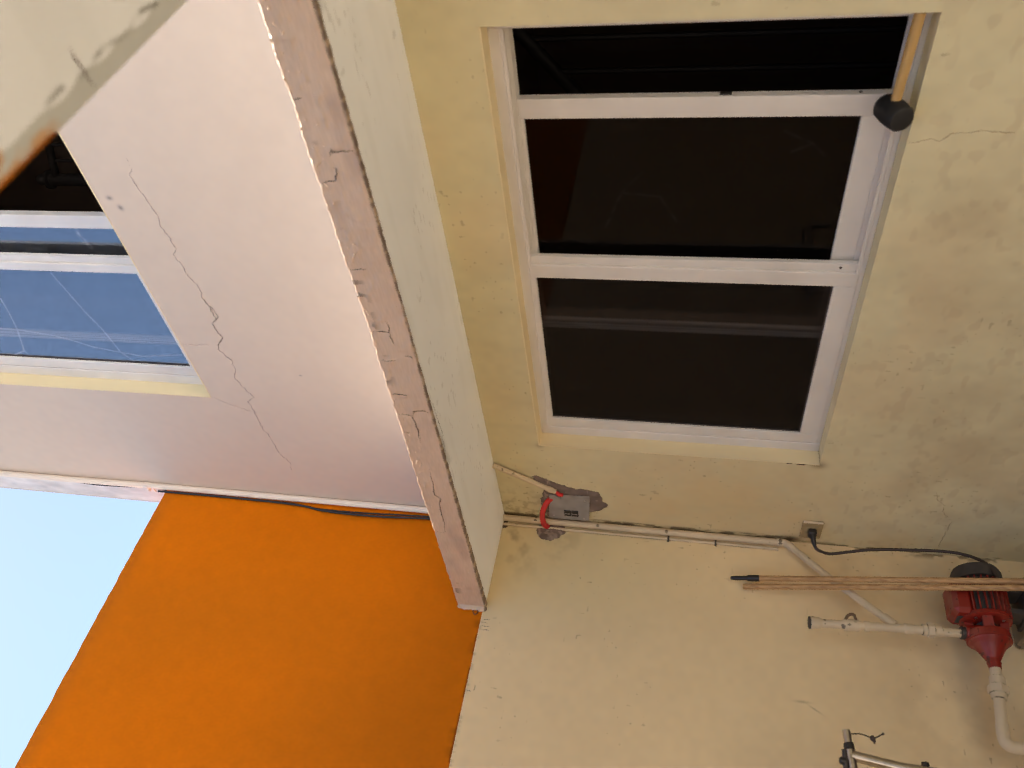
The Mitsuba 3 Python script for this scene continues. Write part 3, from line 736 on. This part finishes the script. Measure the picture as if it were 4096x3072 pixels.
union('u', (0.3295, Y, 0.812), (0.05, 0, 1), t)
put('cap', lathe([(0, 0.0125), (0.004, 0.0160), (0.020, 0.0172), (0.021, 0.0185), (0.030, 0.0185), (0.031, 0.0172)], (0.3442, Y, 1.108), (0.05, 0, 1), 24), 'pipe_paint', t, smooth=40)
put('cap_rim', lathe([(0, 0.0172), (0.001, 0.0180), (0.004, 0.0180), (0.005, 0.016)], (0.3459, Y, 1.1392), (0.05, 0, 1), 24), 'dark_metal', t, smooth=40)
t = thing('thin_conduit', 'thin painted conduit beside the corner pipe under the ledge', 'conduit')
put('conduit', tube([(0.036, 0.0055, 2.131), (0.037, 0.0055, 1.75), (0.036, 0.0055, 1.40), (0.038, 0.006, 1.205)], 0.0050, 12), 'pipe_paint', t, smooth=True)
for z in (1.56, 1.405):
    put('clip', box(0.028, 0.046, 0.0008, 0.0125, z - 0.003, z + 0.003, 0.001), 'dark_metal', t)

# ------------------------------------------------------------------ junction box with its conduits
t = thing('junction_box', 'grey metal junction box with a slotted cover, set in mortar in the corner', 'junction box')
jb = trimesh.creation.extrude_polygon(sg.Polygon([(0.177, 1.956), (0.184, 1.821), (0.040, 1.829), (0.039, 1.968)]).difference(sg.Point(0.177, 1.922).buffer(0.011, 12)), 0.004)
vv = jb.vertices.copy()
jb.vertices = np.stack([vv[:, 2] + 0.0115, vv[:, 0], vv[:, 1]], 1)
jb.fix_normals()
put('cover', jb, 'box_grey', t)
put('box', box(0.002, 0.0114, 0.05, 0.172, 1.835, 1.955), 'dark_metal', t)
for k in range(2):
    zz = 0.9005 - k * 0.025 + 1.0
    put('socket_slot', box(0.0120, 0.0175, 0.062, 0.096, zz - 0.0115, zz + 0.0115, 0.001), 'black_plastic', t)
    put('slot_rib', box(0.0170, 0.0188, 0.0755, 0.0785, zz - 0.0075, zz + 0.0095), 'box_grey', t)
for q in ((0.055, 1.845), (0.160, 1.838), (0.058, 1.950)):
    put('screw', lathe([(0, 0.0035), (0.0015, 0.0035), (0.002, 0.002)], (0.0156, q[0], q[1]), (1, 0, 0), 10), 'steel', t)
t = thing('conduit', 'short painted conduit slanting from the ledge down to the junction box', 'conduit')
put('pipe', tube([(0.011, 0.316, 2.1315), (0.011, 0.235, 1.999), (0.013, 0.197, 1.934)], 0.0092, 14), 'pipe_paint', t, smooth=True)
put('socket', tube([(0.0125, 0.213, 1.962), (0.013, 0.203, 1.944)], 0.0108, 14), 'pipe_paint', t, smooth=40)
t = thing('red_conduit', 'bright red flexible conduit looping out of the junction box into the mortar', 'conduit')
lp = curve([(0.008, 0.152, 1.950), (0.014, 0.1385, 1.963), (0.024, 0.126, 1.973), (0.034, 0.106, 1.981), (0.040, 0.082, 1.984), (0.044, 0.058, 1.983), (0.043, 0.036, 1.980), (0.036, 0.018, 1.977), (0.030, 0.002, 1.973)], 10)
put('hose', tube(lp, 0.0092 + 0.0006 * np.sin(np.arange(len(lp)) * 1.7), 16), 'red_plastic', t, smooth=True)
put('end_stub', tube([(0.013, 0.200, 1.938), (0.016, 0.184, 1.920), (0.010, 0.178, 1.914)], [0.0055, 0.0068, 0.0068], 14), 'red_plastic', t, smooth=40)

# ------------------------------------------------------------------ wall socket, plug and power cord
t = thing('wall_socket', 'beige socket plate low on the cream wall beside the corner', 'socket')
put('plate', box(0.0008, 0.009, 0.041, 0.135, 1.079, 1.143, 0.003), 'plate_beige', t)
put('socket_face', box(0.0088, 0.0115, 0.062, 0.112, 1.094, 1.128, 0.001), 'plate_beige', t)
put('plate_highlight', box(0.0012, 0.0098, 0.1285, 0.1362, 1.080, 1.142, 0.002), 'pipe_paint', t)  # paler strip painted as the highlight along the plate edge
t = thing('power_cord', 'black power cord drooping from the wall socket to the red pump', 'cord')
put('plug', cat(box(0.0116, 0.034, 0.080, 0.110, 1.098, 1.124, 0.005), tube([(0.032, 0.095, 1.110), (0.052, 0.092, 1.108), (0.066, 0.088, 1.104)], [0.009, 0.0075, 0.0055], 14)), 'black_plastic', t, smooth=40)
put('cord', tube(curve([(0.060, 0.089, 1.105), (0.075, 0.085, 1.097), (0.078, 0.072, 1.060), (0.072, 0.080, 1.010), (0.066, 0.098, 0.940), (0.061, 0.105, 0.856), (0.060, 0.115, 0.751), (0.069, 0.125, 0.691), (0.100, 0.150, 0.651), (0.144, 0.185, 0.639), (0.187, 0.203, 0.634), (0.205, 0.185, 0.628)], 10), 0.0047, 12), 'cord_rubber', t, smooth=True)

# ------------------------------------------------------------------ pump
ped = thing('pump_pedestal', 'low concrete block under the red pump in the corner', 'pedestal')
put('block', box(0.150, 0.300, 0.0008, 0.178, 0.0, 0.548, 0.006), 'concrete', ped)
pm = thing('water_pump', 'small red electric water pump on a concrete block in the corner', 'pump')
PY, PZ = 0.125, 0.662
ax = (1, 0, 0)
put('fan_cover', lathe([(0.122, 0.030), (0.124, 0.050), (0.131, 0.063), (0.143, 0.0685), (0.172, 0.0690), (0.173, 0.064)], (0, PY, PZ), ax, 40), 'dark_metal', pm, smooth=35)
put('motor', lathe([(0.172, 0.050), (0.173, 0.057), (0.282, 0.057), (0.284, 0.050)], (0, PY, PZ), ax, 40), 'dark_metal', pm, smooth=35)
for k in range(11):
    a = math.radians(-75 + k * 14)
    d = np.array([0, math.cos(a), math.sin(a)])
    e = np.array([0, -math.sin(a), math.cos(a)])
    c = np.array([0, PY, PZ])
    pts = [c + np.array([x, 0, 0]) + d * q + e * w for x in (0.177, 0.281) for q in (0.055, 0.071) for w in (-0.0018, 0.0018)]
    put('fin', trimesh.convex.convex_hull(np.array(pts)), 'red_paint', pm)
put('terminal_box', box(0.186, 0.290, PY - 0.040, PY + 0.056, PZ + 0.040, PZ + 0.092, 0.012), 'red_paint', pm, smooth=30)
put('nameplate', box(0.284, 0.2915, PY - 0.018, PY + 0.022, PZ + 0.054, PZ + 0.078, 0.001), 'dark_metal', pm)
put('foot', cat(box(0.182, 0.280, PY - 0.055, PY + 0.052, 0.5485, 0.560, 0.002), box(0.190, 0.205, PY - 0.03, PY + 0.035, 0.5595, 0.62), box(0.256, 0.270, PY - 0.03, PY + 0.035, 0.5595, 0.62)), 'dark_metal', pm)
put('end_shield', lathe([(0.280, 0.050), (0.281, 0.066), (0.292, 0.068), (0.297, 0.058), (0.299, 0.040)], (0, PY, PZ), ax, 40), 'red_paint', pm, smooth=35)
for k in range(4):
    a = math.radians(45 + 90 * k)
    put('bolt', lathe([(0, 0.0045), (0.004, 0.0045), (0.0045, 0.003)], (0.2955, PY + 0.050 * math.cos(a), PZ + 0.050 * math.sin(a)), ax, 6), 'steel', pm)
put('shaft_housing', lathe([(0.297, 0.026), (0.327, 0.026)], (0, PY, PZ), ax, 24), 'dark_metal', pm, smooth=35)
for k in range(4):
    a = math.radians(12 + 90 * k)
    d = np.array([0, math.cos(a), math.sin(a)])
    e = np.array([0, -math.sin(a), math.cos(a)])
    c = np.array([0, PY, PZ])
    pts = [c + np.array([x, 0, 0]) + d * q + e * w for x, q0, q1 in ((0.293, 0.034, 0.057), (0.329, 0.034, 0.053)) for q in (q0, q1) for w in (-0.013, 0.013)]
    put('bracket_arm', trimesh.convex.convex_hull(np.array(pts)), 'red_paint', pm)
put('pump_casing', lathe([(0.325, 0.040), (0.326, 0.054), (0.332, 0.057), (0.348, 0.057), (0.356, 0.052), (0.362, 0.044), (0.374, 0.035), (0.388, 0.027), (0.400, 0.0205), (0.402, 0.018)], (0, PY, PZ), ax, 40), 'red_paint', pm, smooth=30)
put('casing_seam', lathe([(0.347, 0.054), (0.348, 0.0580), (0.351, 0.0580), (0.352, 0.053)], (0, PY, PZ), ax, 40), 'red_paint', pm, smooth=35)
put('outlet', lathe([(0.0, 0.029), (0.022, 0.025), (0.046, 0.0215), (0.048, 0.017)], (0.3285, PY - 0.003, PZ + 0.012), (0.0, 0, 1), 28), 'red_paint', pm, smooth=35)
put('outlet_thread', lathe([(0, 0.014), (0.001, 0.0175), (0.012, 0.0175), (0.013, 0.014)], (0.3285, PY - 0.003, PZ + 0.058), (0.0, 0, 1), 24), 'dark_metal', pm, smooth=35)
put('inlet_sleeve', lathe([(0, 0.0155), (0.001, 0.0175), (0.010, 0.0172), (0.0105, 0.0185), (0.0125, 0.0185), (0.013, 0.0170), (0.026, 0.0163), (0.027, 0.0150)], (0.400, PY, PZ), ax, 28), 'red_paint', pm, smooth=35)

t = thing('suction_pipe', 'painted pipe with a hexagonal union leaving the pump nose and turning down', 'pipe')
put('pipe', tube([(0.42, PY, PZ), (0.50, PY, PZ + 0.005), (0.585, PY, PZ + 0.014)], 0.0145, 20), 'pipe_paint', t, smooth=True)
union('u', (0.487, PY, PZ + 0.004), (1, 0, 0.1), t, 1.2)
put('elbow', tube(bend([(0.580, PY, PZ + 0.0135), (0.636, PY, PZ + 0.0165), (0.636, PY, 0.61)], 0.034, 10), 0.0162, 20), 'pipe_paint', t, smooth=40)
put('down_pipe', tube([(0.636, PY, 0.614), (0.636, PY, 0.0)], 0.0145, 20), 'pipe_paint', t, smooth=True)

# ------------------------------------------------------------------ two broom handles leaning on the wall
def stick(top, through, cap, label):
    a, b = np.array(top, float), np.array(through, float)
    d = (b - a) / (a[2] - b[2])
    end = a + d * a[2]
    t = thing('broom_handle', label, 'broom handle', None)
    s = a + d * (0.105 if cap else 0.0)
    pts = [s + (end - s) * k for k in np.linspace(0, 1, 12)]
    put('shaft', tube(pts, 0.0086, 18), 'wood', t, smooth=40)
    if cap:
        put('hanging_cap', lathe([(0, 0.003), (0.003, 0.0058), (0.012, 0.0066), (0.050, 0.0066), (0.053, 0.0092), (0.056, 0.0100), (0.088, 0.0103), (0.090, 0.0090)], a + d * 0.02, d, 24), 'black_plastic', t, smooth=40)
    return t


stick((0.166, 0.012, 1.377), (0.220, 0.25, 0.587), True, 'wooden broom handle with a black hanging cap leaning in the corner')
stick((0.190, 0.0125, 1.317), (0.2405, 0.25, 0.592), False, 'bare wooden broom handle leaning beside the black capped one')

# ------------------------------------------------------------------ mallet on the window sill
t = thing('mallet', 'black rubber mallet with a wooden handle lying on the window sill', 'mallet')
mc = np.array([0.000, 1.556, 1.1765])
put('head', lathe([(-0.036, 0.017), (-0.0345, 0.0225), (-0.029, 0.0258), (-0.010, 0.0272), (0.010, 0.0272), (0.029, 0.0258), (0.0345, 0.0225), (0.036, 0.017)], mc, (0.94, 0.10, -0.33), 36), 'rubber', t, smooth=40)
h0, h1 = mc + [0.0, 0.012, 0.001], np.array([-0.018, 1.742, 1.1685])
put('handle', tube([h0 + (h1 - h0) * k for k in np.linspace(0, 1, 8)], [0.0092, 0.0093, 0.0094, 0.0096, 0.0098, 0.0100, 0.0100, 0.0096], 18), 'handle_wood', t, smooth=40)

# ------------------------------------------------------------------ chrome frame by the bottom edge of the picture
t = thing('exercise_frame', 'chrome tube frame with a black collar and a dangling cord, beside the beige wall', 'metal frame')
a, b = np.array([0.717, 0.30, 1.103]), np.array([0.7475, 0.30, 1.1015])
d = np.array([1.0, 0.0, -0.09])
put('inner_tube', tube([a, a + d * 0.0475], 0.0095, 24), 'steel', t, smooth=40)
put('collar', lathe([(0.030, 0.0098), (0.031, 0.0118), (0.046, 0.0125), (0.047, 0.0108)], a, d, 28), 'black_plastic', t, smooth=40)
put('outer_tube', tube([a + d * 0.045, a + d * 0.42], 0.0112, 24), 'steel', t, smooth=40)
put('weld_ring', lathe([(0.0665, 0.0112), (0.067, 0.0119), (0.068, 0.0119), (0.0685, 0.0112)], a, d, 28), 'steel', t, smooth=40)
put('leg', tube([(0.776, 0.30, 1.096), (0.789, 0.30, 0.985), (0.80, 0.30, 0.0)], 0.0125, 24), 'steel', t, smooth=40)
put('leg', tube([a + d * 0.40 + [0, 0, 0], a + d * 0.40 + [0.03, 0.0, -0.5], (1.16, 0.30, 0.0)], 0.0125, 24), 'steel', t, smooth=40)
put('side_rod', tube([(0.765, 0.302, 1.112), (0.81, 0.302, 1.112), (1.1, 0.302, 1.098)], 0.0058, 16), 'dark_metal', t, smooth=40)
put('knob', lathe([(0, 0.004), (0.001, 0.008), (0.012, 0.009), (0.015, 0.006)], (0.792, 0.302, 1.110), (0, 0, 1), 20), 'black_plastic', t, smooth=40)
put('cord', tube(curve([(0.724, 0.300, 1.094), (0.722, 0.303, 1.070), (0.727, 0.303, 1.048), (0.727, 0.303, 1.038), (0.715, 0.303, 1.019)], 8), 0.0016, 10), 'cord_rubber', t, smooth=True)
put('cord_knot', cat(trimesh.creation.icosphere(2, 0.0062).apply_scale((1.2, 1, 0.9)).apply_translation((0.729, 0.303, 1.044)), trimesh.creation.icosphere(2, 0.0045).apply_scale((1.6, 0.9, 0.8)).apply_translation((0.734, 0.303, 1.0405)),
                     tube([(0.7155, 0.303, 1.0195), (0.7135, 0.303, 1.0165)], 0.0026, 8)), 'cord_rubber', t, smooth=True)
put('grip', lathe([(0, 0.004), (0.001, 0.0085), (0.03, 0.0095), (0.035, 0.009)], (0.768, 0.30, 0.930), (1, 0, 0.02), 20), 'black_plastic', t, smooth=40)
put('grip_bar', tube([(0.80, 0.30, 0.9305), (1.12, 0.30, 0.93)], 0.0075, 16), 'dark_metal', t, smooth=40)
